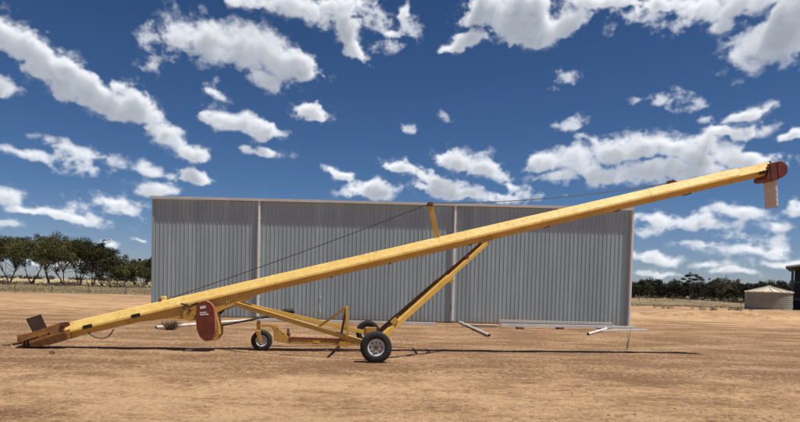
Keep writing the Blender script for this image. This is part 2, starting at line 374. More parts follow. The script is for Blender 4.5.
def ground_mat():
    m = bpy.data.materials.new('outback_dirt'); m.use_nodes = True; t = m.node_tree; b = t.nodes['Principled BSDF']
    b.inputs['Roughness'].default_value = .95; b.inputs['Specular IOR Level'].default_value = .15
    g = t.nodes.new('ShaderNodeNewGeometry'); pos = g.outputs['Position']
    sp = t.nodes.new('ShaderNodeSeparateXYZ'); t.links.new(pos, sp.inputs[0])
    def noi(sc, st=(1, 1, 1), det=6, ro=.6, dist=0):
        mp = t.nodes.new('ShaderNodeMapping'); mp.inputs['Scale'].default_value = st; t.links.new(pos, mp.inputs[0])
        n = t.nodes.new('ShaderNodeTexNoise'); n.inputs['Scale'].default_value = sc; n.inputs['Detail'].default_value = det
        n.inputs['Roughness'].default_value = ro; n.inputs['Distortion'].default_value = dist
        t.links.new(mp.outputs[0], n.inputs['Vector']); return n.outputs[0]
    def rg(f, a, bb, c=0, d=1):
        r = t.nodes.new('ShaderNodeMapRange'); r.interpolation_type = 'SMOOTHSTEP'
        t.links.new(f, r.inputs[0]); r.inputs[1].default_value = a; r.inputs[2].default_value = bb
        r.inputs[3].default_value = c; r.inputs[4].default_value = d; return r.outputs[0]
    def mixc(f, a, bb):
        mxn = t.nodes.new('ShaderNodeMix'); mxn.data_type = 'RGBA'
        if isinstance(f, float): mxn.inputs[0].default_value = f
        else: t.links.new(f, mxn.inputs[0])
        for s, i in ((a, 6), (bb, 7)):
            if isinstance(s, tuple): mxn.inputs[i].default_value = (*s, 1)
            else: t.links.new(s, mxn.inputs[i])
        return mxn.outputs[2]
    sand, mid, brown = (.54, .338, .178), (.375, .215, .107), (.215, .112, .054)
    big = noi(.22, (.5, 1, 1), 5, .6, .6); med = noi(1.3, (.6, 1, 1), 8, .70, .4); fine = noi(7, (.8, 1, 1), 9, .80); grit = noi(38, det=5, ro=.75)
    yy = sp.outputs[1]
    # compacted browner belt across the yard behind and before the machine
    yw = mth(t, 'ADD', yy, mth(t, 'MULTIPLY', mth(t, 'SUBTRACT', big, .5), 6.0))
    belt = mth(t, 'MULTIPLY', rg(yw, 9.5, 12.5), rg(yw, 38, 22))
    pat = mth(t, 'ADD', mth(t, 'MULTIPLY', med, .55), mth(t, 'MULTIPLY', fine, .45))
    pat = mth(t, 'SUBTRACT', pat, mth(t, 'MULTIPLY', belt, .15))
    pat = mth(t, 'ADD', pat, mth(t, 'MULTIPLY', mth(t, 'SUBTRACT', big, .5), .35))
    c = mixc(rg(pat, .40, .47), brown, mid); c = mixc(rg(pat, .475, .535), c, sand)
    tr = noi(.9, (.07, 1.3, 1), 6, .65); c = mixc(mth(t, 'MULTIPLY', rg(tr, .52, .66), .28), c, (.25, .14, .08))
    c = mixc(mth(t, 'MULTIPLY', rg(grit, .52, .64), .7), c, (.60, .42, .26))
    c = mixc(mth(t, 'MULTIPLY', rg(grit, .46, .34), .75), c, (.11, .06, .032))
    fl = noi(15, (.7, 1, 1), 4, .75, .3); fm = noi(.7, (.5, 1, 1), 5, .7)
    flk = rg(mth(t, 'ADD', mth(t, 'MULTIPLY', fl, .6), mth(t, 'MULTIPLY', fm, .4)), .50, .54)
    c = mixc(mth(t, 'MULTIPLY', flk, .55), c, (.66, .44, .255))
    flk2 = rg(mth(t, 'ADD', mth(t, 'MULTIPLY', fl, .6), mth(t, 'MULTIPLY', fm, .4)), .46, .42)
    c = mixc(mth(t, 'MULTIPLY', flk2, .45), c, (.20, .115, .06))
    # zones farther out
    yz = mth(t, 'ADD', yy, mth(t, 'MULTIPLY', mth(t, 'SUBTRACT', noi(.05, det=5), .5), 26))
    road = mixc(rg(noi(.5, (.5, 1, 1), 7, .7), .42, .58), (.44, .28, .16), (.26, .16, .09))
    c = mixc(mth(t, 'MULTIPLY', rg(yz, 44, 50), .6), c, road)
    grass = mixc(rg(noi(.5, (.3, 1, 1)), .35, .65), (.30, .225, .125), (.16, .125, .075))
    c = mixc(rg(yz, 64, 70), c, grass)
    far = mixc(rg(noi(.012, (.4, 1, 1)), .4, .6), (.46, .36, .20), (.36, .27, .15))
    c = mixc(rg(yz, 150, 210), c, far)
    t.links.new(c, b.inputs['Base Color'])
    hgt = mth(t, 'ADD', mth(t, 'MULTIPLY', fine, .035), mth(t, 'MULTIPLY', grit, .012))
    hgt = mth(t, 'ADD', hgt, mth(t, 'MULTIPLY', med, .05))
    bn = t.nodes.new('ShaderNodeBump'); bn.inputs['Distance'].default_value = 1.3; bn.inputs['Strength'].default_value = 1.0
    t.links.new(hgt, bn.inputs['Height']); t.links.new(bn.outputs[0], b.inputs['Normal'])
    return m
me = bpy.data.meshes.new('ground'); me.from_pydata(gv, [], gf); me.update()
for p in me.polygons: p.use_smooth = True
go_ = bpy.data.objects.new('ground', me); col.objects.link(go_); me.materials.append(ground_mat()); go_['kind'] = 'structure'

# ------------------------------------------------------------------ big shed
SD = 27.9
pL = at(153.5, 196, SD); pR = at(632, 208, SD)
sx0, sx1 = pL.x, pR.x
SH = at(400, 202.5, SD).z        # eave height
def farm_shed():
    w = sx1-sx0; depth = 13.0
    t = empty('farm_shed', ((sx0+sx1)/2, SD, 0))
    tag(t, 'long windowless grey corrugated steel farm shed behind the yellow auger', 'shed')
    def rib_sheet(x0, x1, y, z0, z1, pitch=.19):
        vs = []; fs = []; x = x0
        prof = [(0, 0), (.72, 0), (.77, -.020), (.89, -.020), (.94, 0)]
        while x < x1:
            for a, d in prof:
                xx = x + a*pitch
                if xx <= x1: vs += [(xx, y+d, z0), (xx, y+d, z1)]
            x += pitch
        vs += [(x1, y, z0), (x1, y, z1)]
        for i in range(len(vs)//2-1): fs.append((2*i, 2*i+2, 2*i+3, 2*i+1))
        return vs, fs
    m = MB(); v, f = rib_sheet(-w/2, w/2, 0, .05, SH-.12); m.add(v, f)
    m.build('front_wall', M['wall'], t)
    m = MB().box((0, .06, .04), (w, .08, .09)); m.build('base_rail', M['dirtwall'], t)
    for sgn, nm in ((-1, 'side_wall'), (1, 'side_wall')):
        m = MB().prism([(-.02, .0), (-.02, SH-.12), (.02, SH-.12), (.02, 0)], 0.05, depth)
        m.build(nm, M['wall'], t, loc=(sgn*(w/2-.02), 0, 0))
    MB().box((0, depth, SH/2-.06), (w-.1, .05, SH-.12)).build('back_wall', M['wall'], t)
    # shallow gable roof running along the shed
    m = MB(); e = .18; rz = SH+.95
    m.prism([(-e+.05, SH-.06), (depth/2, rz), (depth+e, SH-.06), (depth+e, SH-.10), (depth/2, rz-.04), (-e+.05, SH-.10)], -w/2-.03, w/2+.03)
    m.v = [(y, x, z) for x, y, z in m.v]; m.f = [f[::-1] for f in m.f]
    m.build('roof', M['wall'], t)
    m = MB().prism([(-.02, SH-.11), (-.17, SH-.11), (-.175, SH+.01), (-.155, SH+.01), (-.15, SH-.09), (-.02, SH-.09)], -w/2-.06, w/2+.10)
    m.v = [(y, x, z) for x, y, z in m.v]; m.f = [f[::-1] for f in m.f]
    g = m.build('gutter', M['trim'], t)
    for s in (-1, 1): MB().box((s*(w/2+.0)-(.06 if s < 0 else -.07), -.10, SH-.05), (.02, .16, .13)).build('gutter_end', M['wall'], t)
    for s in (-1, 1):
        MB().box((s*(w/2-.035)+s*.03, -.02, (SH-.12)/2+.02), (.10, .05, SH-.17)).build('corner_flashing', M['wall' if s < 0 else 'trim'], t)
    for px_ in (258.6, 454.2, 631.5):
        xx = at(px_, 260, SD-.1).x - t.location.x
        d = MB().box((xx, -.10, (SH-.2)/2+.05), (.10, .08, SH-.3))
        d.bar((xx, -.10, SH-.26), (xx, -.11, SH-.09), .09, .075)
        dp = d.build('downpipe', M['post'], t, bevel=.008)
        for zz in (1.0, 2.8, 4.6): MB().box((xx, -.075, zz), (.15, .10, .035)).build('bracket', M['trim'], dp)
    for zz, h in ((1.05, .18), (.45, .22)):
        xx = at(320.5, 300, SD).x - t.location.x
        MB().box((xx, -.035, zz), (.05, .012, h)).build('white_strip', M['white'], t)  # two small white upright strips on the front wall
farm_shed()

def ground_bar(name, label, cat, p, q, w, h, mt, group=None, z=None, tube=False, extra=None):
    A = gnd(*p); B = gnd(*q); mid = (A+B)/2; d = B-A; ang = math.atan2(d.y, d.x); ln = Vector((d.x, d.y)).length
    zz = (h/2+.012) if z is None else z
    m = MB()
    if tube:
        wall = [(-ln/2, 0, 0), (ln/2, 0, 0)]
        m.tube(wall, w/2, 16, cap=False); m.tube(wall, w/2*.86, 16, cap=False)
        m.tube([(ln/2-.12, 0, 0), (ln/2, 0, 0)], w/2*1.12, 16, cap=False)
    else:
        m.prism([(-w/2, -h/2), (w/2, -h/2), (w/2, h/2), (-w/2, h/2)], -ln/2, ln/2)
        m.v = [(y, x, zc) for x, y, zc in m.v]; m.f = [f[::-1] for f in m.f]
    o = m.build(name, mt, smooth=tube, loc=(mid.x, mid.y, zz)); o.rotation_euler = (0, 0, ang)
    return tag(o, label, cat, group)
gp = 'white stormwater pipes lying on the ground in front of the shed'
ground_bar('drain_pipe', 'long white stormwater pipe on the dirt behind the red belt guard', 'pipe', (156, 329), (260, 320.5), .095, .095, M['white'], gp, tube=True)
ground_bar('drain_pipe', 'short white pipe slanting down right from the middle downpipe', 'pipe', (489, 337), (460, 323.3), .095, .095, M['white'], gp, tube=True)
ground_bar('drain_pipe', 'short white pipe slanting down left near the right shed corner', 'pipe', (588, 335.5), (614, 327.8), .095, .095, M['white'], gp, tube=True)
gb = 'pale steel channels lying along the foot of the shed'
ground_bar('steel_channel', 'long pale steel channel at the shed foot between the left and middle downpipes', 'steel beam', (262, 321), (436, 325), .16, .10, M['trim'], gb)
ground_bar('steel_channel', 'longest pale steel channel on the ground reaching the right corner of the shed', 'steel beam', (500, 328), (634, 330.5), .18, .10, M['trim'], gb, z=.13)
ground_bar('steel_channel', 'pale steel channel stacked on top of the longest one at the shed foot', 'steel beam', (499, 326.2), (612, 329.2), .12, .10, M['trim'], gb, z=.24)
ground_bar('steel_channel', 'thin steel channel sticking out past the right corner of the shed', 'steel beam', (595, 331.5), (646, 330.8), .10, .06, M['trim'], gb)
ground_bar('steel_channel', 'dull steel channel lying between the middle downpipe and the stacked channels', 'steel beam', (462, 326.5), (497, 327.5), .12, .08, M['dirtwall'], gb)
# added timber bearers, lifting the channels so a shadow falls beneath
for a in (520, 560, 600):
    p = gnd(a, 329)
    o = MB().box((0, 0, 0), (.25, .5, .08)).build('added_bearer', M['wood'], loc=(p.x, p.y+.05, .045))
    tag(o, 'added dark timber block on the dirt under the steel channels', 'timber block', 'added timber blocks under the steel channels')

# ------------------------------------------------------------------ the auger
A0 = gnd(15, 347); W1 = gnd(376, 362.3)
HALF = 2.0
dv = W1-A0; TH = math.atan2(dv.y, dv.x) + math.asin(HALF/Vector((dv.x, dv.y)).length)
u = Vector((math.cos(TH), math.sin(TH), 0)); v = Vector((-u.y, u.x, 0))
def P(x, y, lat=0.0):                              # photo direction met with the machine's long upright plane
    d = ray(x, y); t = ((A0-CO).dot(v)+lat)/d.dot(v); p = CO+d*t
    return (p-A0).dot(u), p.z
def P3(x, y, lat=0.0): s, z = P(x, y, lat); return Vector((s, lat, z))
auger = empty('grain_auger', (A0.x, A0.y, 0), TH)
tag(auger, 'long yellow wheeled grain auger raised slantwise in front of the grey shed', 'grain auger')

def sweep_section(name, sec_a, sec_b, sa, sb, mt, cuts=40, wob=0.0):
    # sections are lists of (lat, z) at the two ends; walks from sa to sb
    m = MB(); n = len(sec_a); vs = []; fs = []
    for i in range(cuts+1):
        t = i/cuts
        for (l0, z0), (l1, z1) in zip(sec_a, sec_b):
            s = sa+(sb-sa)*t
            dz = wob*noise.noise(Vector((s*1.7, l0*9, z0)))
            vs.append((s, l0+(l1-l0)*t + wob*noise.noise(Vector((s*2.1, l0*7, 9))), z0+(z1-z0)*t+dz))
    for i in range(cuts):
        for k in range(n): k2 = (k+1) % n; fs.append((i*n+k, (i+1)*n+k, (i+1)*n+k2, i*n+k2))
    fs.append(tuple(range(n))); fs.append(tuple(cuts*n+k for k in range(n-1, -1, -1)))
    m.add(vs, fs); return m.build(name, mt, auger)

HW = .21; TW = .10
# straight lines of the beam
bs0, bz0 = P(110, 322.6, -HW); bs1, bz1 = P(680, 190.3, -HW)
ts0, tz0 = P(110, 312.7, -TW); ts1, tz1 = P(680, 181.2, -TW)
kb = (bz1-bz0)/(bs1-bs0); kt = (tz1-tz0)/(ts1-ts0)
zb = lambda s: bz0+kb*(s-bs0)                      # shoulder line
zt = lambda s: tz0+kt*(s-ts0)                      # ridge line
sH0 = P(68, 330, 0)[0]; sH1 = P(735, 178, 0)[0]; sE = P(766, 172, 0)[0]; sI = P(20, 342, 0)[0]
hood = lambda s, k=1.0: [(-HW, zb(s)), (-HW+.004, zb(s)+.05), (-TW-.02, zb(s)+(zt(s)-zb(s))*.93*k), (-TW+.03, zb(s)+(zt(s)-zb(s))*k), (TW-.03, zb(s)+(zt(s)-zb(s))*k), (TW+.02, zb(s)+(zt(s)-zb(s))*.93*k), (HW-.004, zb(s)+.05), (HW, zb(s))]
NSEG = 7
for i in range(NSEG):
    a = sH0+(sH1-sH0)*i/NSEG; b = sH0+(sH1-sH0)*(i+1)/NSEG
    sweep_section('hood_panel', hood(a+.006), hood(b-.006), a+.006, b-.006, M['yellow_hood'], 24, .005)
    m = MB(); k = 1.02
    if 0 < i:
        pr = [(l*1.02, z+.004 if j not in (0, 7) else z) for j, (l, z) in enumerate(hood(a))]
        sec = sweep_section('hood_joint', pr, [(l, z+kb*.03) for l, z in pr], a-.015, a+.015, M['yellow_hood'], 1)
hd = lambda s: [(-HW+.015, zb(s)), (-TW, zb(s)+.21), (TW, zb(s)+.21), (HW-.015, zb(s))]
sweep_section('hood_panel', hd(sH1+.006), hd(sE), sH1+.006, sE, M['yellow_hood'], 6, .002)
# trough below the shoulder
DZ = .135
tr = lambda s: [(-HW+.032, zb(s)-.003), (HW-.032, zb(s)-.003), (HW-.055, zb(s)-DZ), (-HW+.055, zb(s)-DZ)]
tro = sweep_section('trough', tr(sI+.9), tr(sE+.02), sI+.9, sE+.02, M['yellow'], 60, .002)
# shoulder lip
lipm = MB(); lipm.bar((sH0, -HW-.004, zb(sH0)), (sE, -HW-.004, zb(sE)), .014, .02); lipm.bar((sH0, HW+.004, zb(sH0)), (sE, HW+.004, zb(sE)), .014, .02)
lipm.build('shoulder_lip', M['yellow'], auger)
# clamps below the trough
for x_, y_ in ((170, 0), (332, 0), (390, 0), (547, 0), (617, 0), (687, 0), (470, 0)):
    s = P(x_, 345-.235*x_, 0)[0]
    MB().box((s, 0, zb(s)-DZ-.005), (.03, .34, .03)).build('trough_clamp', M['rust'], auger)
# belly plate around the drive
bl = [(133, 320), (135, 322.5), (168, 318.6), (180, 318.8), (192, 320.6), (206, 319), (221, 310.4), (232, 306), (246, 300), (258, 294.2), (270, 290), (290, 285.6)]
poly = [P(x, y, -HW) for x, y in bl]
poly2 = [(s, min(z, zb(s)-.04)) for s, z in poly]
m = MB().prism(poly2+[(poly2[-1][0], zb(poly2[-1][0])-.006), (poly2[0][0], zb(poly2[0][0])-.006)], -HW+.030, HW-.030)
m.build('belly_housing', M['yellow'], auger, bevel=.01)
# seam strip and small plates
for x_ in (127,):
    s = P(x_, 320, -HW)[0]; MB().box((s, 0, zb(s)-.06), (.03, 2*HW-.04, .16)).build('joint_band', M['yellow'], auger)
for (x0, y0, x1, y1) in ((83, 327.5, 92, 325.5), (131.5, 316.6, 140, 314.6)):
    a = P3(x0, y0, -HW-.012); b = P3(x1, y1, -HW-.012)
    MB().bar(a, b, .02, .085).build('inspection_slot', M['black'], auger)
m = MB()
for i in range(5):
    s, z = P(227+i*2.4, 300-i*1.2, -HW+.02); m.box((s, -HW+.024, z), (.02, .02, .12))
m.build('data_plate', M['yellow_hood'], auger)
for x_, y_ in ((184, 308), (187.5, 305.5), (190, 310)):
    s, z = P(x_, y_, -HW-.04); MB().box((s, -HW-.04, z), (.07, .09, .06), Matrix.Rotation(R(25), 3, 'Y')).build('drive_bracket', M['rust'], auger)
p = [P(183, 309, -HW-.03), P(187, 305, -HW-.03), P(196, 305, -HW-.03), P(196, 318, -HW-.03), P(190, 321, -HW-.03), P(183, 318, -HW-.03)]
MB().prism(p, -HW-.07, -HW+.02).build('drive_housing', M['ochre'], auger, bevel=.008)
MB().tube([P3(181, 303.5, -HW-.06), P3(190, 306.5, -HW-.06), P3(197, 303, -HW-.06)], .02).build('drive_hose', M['black'], auger, True)
# wheel guard over the belts
gc = [(196, 307.5), (198.5, 303.5), (202, 301.4), (206, 301), (210, 303), (213, 307), (214.2, 313), (214.6, 322), (215, 331), (213.5, 336), (210.5, 340), (207, 341.2), (203.5, 340), (199.5, 336.5), (196.8, 330), (195.6, 318)]
LG = -HW-.30
gpoly = [P(x, y, LG) for x, y in gc]
g = MB().prism(gpoly, LG, LG+.02).build('belt_guard', M['oxide'], auger, bevel=.006)
n = len(gpoly); mc = (sum(a for a, _ in gpoly)/n, sum(b for _, b in gpoly)/n)
rim = MB().prism([(mc[0]+(a-mc[0])*1.03, mc[1]+(b-mc[1])*1.015) for a, b in gpoly], LG+.021, LG+.20)
rim.build('guard_rim', M['oxide_sunlit'], g, bevel=.01)
for (x0, y0, x1, y1) in ((200, 306.2, 205.8, 309),):
    MB().prism([P(x0, y0, LG), P(x1, y0-.8, LG), P(x1, y1-.8, LG), P(x0, y1, LG)], LG-.004, LG+.002).build('sticker', M['sticker'], g)
m = MB()
for i, (w_, xx) in enumerate(((6.5, 199.8), (8.5, 200))):
    y_ = 312.2+i*1.9; m.prism([P(xx, y_, LG), P(xx+w_, y_-.6, LG), P(xx+w_, y_+.7, LG), P(xx, y_+1.3, LG)], LG-.004, LG+.002)
m.build('sticker', M['sticker'], g)
g2 = [(209, 306), (214, 306), (219, 313), (221.5, 325), (222, 333), (220, 338), (216, 340), (211, 338), (208, 325)]
MB().prism([P(x, y, .05) for x, y in g2], -HW-.05, .12).build('gearbox_cover', M['ochre'], auger, bevel=.015)
MB().prism([P(x, y, .14) for x, y in ((216, 327), (222.5, 325), (222.5, 334), (219, 338), (215, 338))], .125, .22).build('gearbox_flange', M['black'], auger)
# curved black brace behind
MB().tube([P3(218, 316, .1), P3(224, 309, .1), P3(233, 304, .1), P3(238, 302.5, .1)], .03, 8).build('exhaust_brace', M['black'], auger, True)
MB().tube([P3(219, 311, .2), P3(229, 308, .2), P3(238, 304, .2)], .012, 6).build('brace_rod', M['rust'], auger, True)
# drive shaft reaching out behind
ds = MB().tube([P3(221, 325.5, .35), P3(262, 317.5, .7), P3(266, 317, .74)], .024, 10).tube([P3(262, 317.5, .7), P3(284, 312.2, .95)], .033, 10)
ds = ds.build('drive_shaft', M['black'], auger, True)
MB().tube([P3(281, 312.8, .92), P3(285, 311.8, .95), P3(292, 311, 1.0), P3(294.5, 312.5, 1.0)], [.035, .08, .075, .03], 10).build('shaft_yoke', M['black'], ds, True)
# lower arms, main frame
hubz = .325
sW = P(376, 347, -HALF)[0]
near_top = P3(236, 304, -.20); far_top = near_top.copy(); far_top.y = .20
na = Vector((sW, -HALF+.28, hubz)); fa = Vector((sW, HALF-.28, hubz))
MB().bar(near_top, na, .07, .11).build('lower_arm', M['yellow'], auger, bevel=.008)
MB().bar(far_top, fa, .07, .11).build('lower_arm', M['yellow'], auger, bevel=.008)
MB().tube([(sW, -HALF-.05, hubz), (sW, HALF+.05, hubz)], .055, 12).build('axle', M['rust'], auger, True)
tg = MB(); tp = P3(347, 307, -1.40)
fr = lambda f_: near_top.lerp(na, f_)
def near_at(xp):
    best = min((abs(PXX(fr(i/200))-xp), i) for i in range(201)); return fr(best[1]/200)
def PXX(l):
    w = A0 + u*l.x + v*l.y; w = Vector((w.x, w.y, l.z)); c = CR.transposed() @ (w-CO); return PX0+F_PX*c.x/-c.z
b1 = near_at(317); b2 = near_at(347.5); tp = P3(347, 307, b2.y)
MB().bar(b1, tp, .045, .045).build('frame_brace', M['yellow'], auger)
MB().bar(b2, tp, .06, .065).build('frame_post', M['yellow'], auger)
MB().bar(tp-Vector((.02, -.04, .05)), P3(341, 336, 0), .05, .05).build('frame_strut', M['rust'], auger)
MB().bar(tp+Vector((0, .03, -.02)), Vector((tp.x, -tp.y, fr(.8).z)), .035, .035).build('frame_tie', M['yellow'], auger)
# beam to the castor wheel
bA = P3(289, 340.5, 0); bB = Vector((sW, 0, hubz+.02)); bB.z = P(362, 343, 0)[1]
MB().bar(bA, bB, .12, .12).build('tow_beam', M['ochre'], auger, bevel=.008)
a_, b_ = bA.copy(), bB.copy(); a_.z += .075; b_.z += .075
MB().bar(a_, b_, .15, .022).build('beam_top_strip', M['oxide'], auger)  # thin dark red strip along the top of the tow beam
pl = [(271.5, 324.2), (276, 324.8), (292, 340), (291.5, 343.2), (288, 343.2), (274, 340.2), (273.6, 330), (272, 327.5), (268, 326.6), (259.5, 327), (259.5, 324.3)]
MB().prism([P(x, y, 0) for x, y in pl], -.06, .06).build('castor_arm', M['ochre'], auger, bevel=.008)
MB().tube([P3(258.6, 321, 0), P3(258.6, 330.5, 0)], .045, 12).build('castor_pivot', M['ochre'], auger, True)
MB().tube([P3(288.2, 328.5, 0), P3(288.4, 338, 0)], .028, 8).box(P3(288.4, 334.6, 0), (.10, .08, .05)).build('lock_pin', M['rust'], auger)
p0 = P3(258.6, 331, 0); p1 = P3(261.7, 341.3, 0)
fk = MB()
for s in (-1, 1): fk.bar(p0+Vector((0, s*.13, 0)), p1+Vector((0, s*.13, 0)), .035, .11, .03, .07)
fk.box(p0, (.12, .30, .05)); fk.build('castor_fork', M['ochre'], auger, bevel=.008)
MB().prism([P(x, y, 0) for x, y in ((336, 341), (350, 343), (348, 346.4), (338, 345.4))], -.1, .1).build('beam_bracket', M['ochre'], auger)
MB().bar(P3(341.5, 335, 0), P3(338, 352, 0), .04, .04).box(P3(337.4, 353.4, 0), (.2, .14, .03)).build('jack_leg', M['rust'], auger)
MB().bar(P3(313, 341.6, -.07), P3(320, 342.4, -.07), .02, .05).build('beam_lug', M['yellow'], auger)

def wheel(c, r, w, name='wheel'):
    # rim is the part; tyre, hub are sub-parts
    rr = r*.53
    prof = [(-w*.40, rr), (-w*.42, rr*1.04), (-w*.36, rr*.90), (-w*.22, rr*.86), (-w*.12, rr*.78), (-w*.26, rr*.50), (-w*.30, rr*.36), (-w*.30, rr*.05),
            (w*.0, rr*.05), (w*.10, rr*.5), (w*.30, rr*.86), (w*.42, rr*1.04), (w*.40, rr)]
    ri = MB().lathe((0, 0, 0), prof, 40).build(name, M['rim'], auger, True, loc=c)
    tp_ = [(-w*.36, rr*.98), (-w*.44, rr*1.04), (-w*.50, rr*1.25), (-w*.49, r*.88), (-w*.43, r*.965), (-w*.34, r)]
    for k in (-.22, 0, .22):
        tp_ += [(w*(k-.035), r), (w*(k-.03), r*.972), (w*(k+.03), r*.972), (w*(k+.035), r)]
    tp_ += [(w*.34, r), (w*.43, r*.965), (w*.49, r*.88), (w*.50, rr*1.25), (w*.44, rr*1.04), (w*.36, rr*.98)]
    MB().lathe((0, 0, 0), tp_, 56).build('tyre', M['rubber'], ri, True)
    h = MB().lathe((0, 0, 0), [(-w*.50, .001), (-w*.50, rr*.20), (-w*.28, rr*.26), (-w*.2, rr*.26)], 20)
    for k in range(5):
        a = 2*math.pi*k/5+.3; h.box((math.cos(a)*rr*.42, -w*.32, math.sin(a)*rr*.42), (rr*.11, w*.14, rr*.11))
    h.build('hub', M['rust'], ri, True)
    hl = MB()
    for k in range(8):
        a = 2*math.pi*k/8; c_ = Vector((math.cos(a)*rr*.66, -w*.205, math.sin(a)*rr*.66))
        MB().tube([c_+Vector((0, -.006, 0)), c_+Vector((0, .004, 0))], rr*.085, 10).build('rim_hole', M['black'], ri)
    return ri
wheel((sW, -HALF, hubz), .335, .21)
wheel((sW, HALF, hubz), .335, .21)
wc = P3(261.7, 341, 0); wheel((wc.x, 0, .243), .250, .16)
# lift arms
l0 = P3(383.5, 336, -1.62); l1 = P3(447, 279, -.75); l2 = P3(488, 242, -.13)
l1 = l0.lerp(l2, .60)
MB().bar(l0, l1, .10, .125).build('lift_arm', M['yellow'], auger, bevel=.008)
MB().bar(l0.lerp(l2, .58), l2, .07, .09).build('lift_arm', M['yellow'], auger, bevel=.006)
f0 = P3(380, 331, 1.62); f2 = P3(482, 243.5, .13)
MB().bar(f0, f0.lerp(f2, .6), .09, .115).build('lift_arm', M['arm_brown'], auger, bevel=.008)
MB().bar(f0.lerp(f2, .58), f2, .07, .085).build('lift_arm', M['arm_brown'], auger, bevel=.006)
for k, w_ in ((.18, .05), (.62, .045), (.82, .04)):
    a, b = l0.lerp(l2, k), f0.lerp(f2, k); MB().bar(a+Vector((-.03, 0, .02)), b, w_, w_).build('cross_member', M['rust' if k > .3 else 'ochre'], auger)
a = l0.lerp(l2, .10)+Vector((-.02, -.02, .10)); MB().box(a, (.15, .13, .10), Matrix.Rotation(R(-45), 3, 'Y')).build('arm_stop', M['yellow'], auger, bevel=.006)
a = l0.lerp(l2, .60)+Vector((.05, 0, -.10)); MB().box(a, (.12, .12, .06), Matrix.Rotation(R(-42), 3, 'Y')).build('arm_collar', M['ochre'], auger, bevel=.006)
a = l0.lerp(l2, .80)+Vector((-.05, 0, .06)); MB().box(a, (.07, .12, .07)).build('arm_lug', M['rust'], auger)
MB().box((l2.x-.05, 0, l2.z+.06), (.34, .36, .10), Matrix.Rotation(-math.atan(kb), 3, 'Y')).build('arm_pivot', M['ochre'], auger, bevel=.006)
# axle lugs where the arms meet the axle
for s in (-1, 1): MB().box((sW+.06, s*1.66, hubz+.06), (.30, .12, .22)).build('axle_lug', M['ochre'], auger, bevel=.01)
# mast and cables
mt0 = P3(437.2, 238, 0); mt1 = P3(430.2, 204.5, 0)
for s in (-1, 1): MB().bar(mt0+Vector((0, s*.09, 0)), mt1+Vector((0, s*.04, 0)), .05, .10).build('mast_leg', M['yellow'], auger)
MB().box(mt1, (.12, .22, .10)).build('mast_head', M['rust'], auger, bevel=.01)
c0 = P3(163, 300.5, 0); c1 = mt1+Vector((0, 0, .03)); c2_ = P3(671, 182.5, 0)
def sag(a, b, k, n=24):
    return [a.lerp(b, i/n) - Vector((0, 0, k*4*(i/n)*(1-i/n))) for i in range(n+1)]
for s in (-1, 1):
    o = Vector((0, s*.05, 0))
    MB().tube(sag(c0+o, c1+o, .05), .0055, 6).build('stay_cable', M['cable'], auger, True)
    MB().tube(sag(c1+o, c2_+o, .13), .005, 6).build('stay_cable', M['cable'], auger, True)
s_, z_ = P(163, 299.5, 0)
MB().box((s_+.02, 0, z_+.02), (.10, .16, .12)).build('cable_bracket', M['yellow_hood'], auger, bevel=.015)
MB().box((s_-.04, -.08, z_-.06), (.05, .04, .16)).build('bracket_bolt', M['rust'], auger)
s_, z_ = P(672, 181, 0)
MB().prism([(s_-.12, zt(s_)-.02), (s_-.10, zt(s_)+.05), (s_+.0, zt(s_)+.09), (s_+.10, zt(s_)+.04), (s_+.12, zt(s_)-.01)], -.07, .07).build('cable_bracket', M['rust'], auger, bevel=.01)
# hanging hose loop under the lower end
MB().tube([P3(x, y, -HW+.02) for x, y in ((88.5, 332.6), (91, 335), (95, 337.3), (100, 338.4), (105, 338.2), (109, 336), (112, 332), (113.8, 329))], .013, 6).build('hose_loop', M['black'], auger, True)
# head
hp = [(770.5, 163.4), (775, 162), (780, 160.9), (784.5, 162.2), (787.2, 165.3), (788.2, 169), (787.4, 173), (785, 175.8), (782, 177.6), (777, 180), (769.5, 181), (766.5, 179), (768.5, 171)]
hd_ = MB().prism([P(x, y, -.25) for x, y in hp], -.25, .25).build('discharge_head', M['oxide'], auger, bevel=.012)
MB().prism([P(x, y, -.28) for x, y in ((771.2, 163.5), (772.4, 163.2), (773.4, 180), (772.2, 180.2))], -.262, -.251).build('head_flange', M['rust'], hd_)
MB().prism([P(x, y, -.28) for x, y in ((778.2, 162), (779.0, 161.9), (780.4, 177.2), (779.6, 177.8))], -.262, -.251).build('head_flange', M['rust'], hd_)
a = P3(771, 163, -.2); MB().bar(a, a+Vector((-.05, 0, .05)), .03, .02).build('head_latch', M['black'], hd_)
m = MB()
for x_, y_ in ((761, 173), (764.5, 172), (768, 170.6)): s, z = P(x_, y_, -HW-.02); m.box((s, -HW-.02, z), (.06, .05, .07))
m.build('end_bearing', M['black'], auger)
# hanging canvas spout: a tube of cloth with soft folds
sp0 = P3(774.4, 179.8, -.2); sp1 = P3(777.4, 179.6, -.2); sp2 = P3(775.6, 207, -.2); sp3 = P3(778.4, 206.4, -.2)
vs = []; fs = []; rows = 18; ring = 28
for i in range(rows+1):
    t = i/rows; a = sp0.lerp(sp2, t); b = sp1.lerp(sp3, t); cx_ = (a.x+b.x)/2; hw_ = (b.x-a.x)/2; zc = (a.z+b.z)/2
    for k in range(ring):
        th = 2*math.pi*k/ring; ca, sa_ = math.cos(th), math.sin(th)
        e_ = .32; xx = abs(ca)**e_*(1 if ca > 0 else -1); yy_ = abs(sa_)**e_*(1 if sa_ > 0 else -1)
        f_ = 1 + .02*math.sin(i*1.9) + .03*noise.noise(Vector((th*1.3, t*5, 0)))
        vs.append((cx_+xx*hw_*f_, yy_*.205*f_, zc + (.0 if i < rows else .02*math.sin(th*2))))
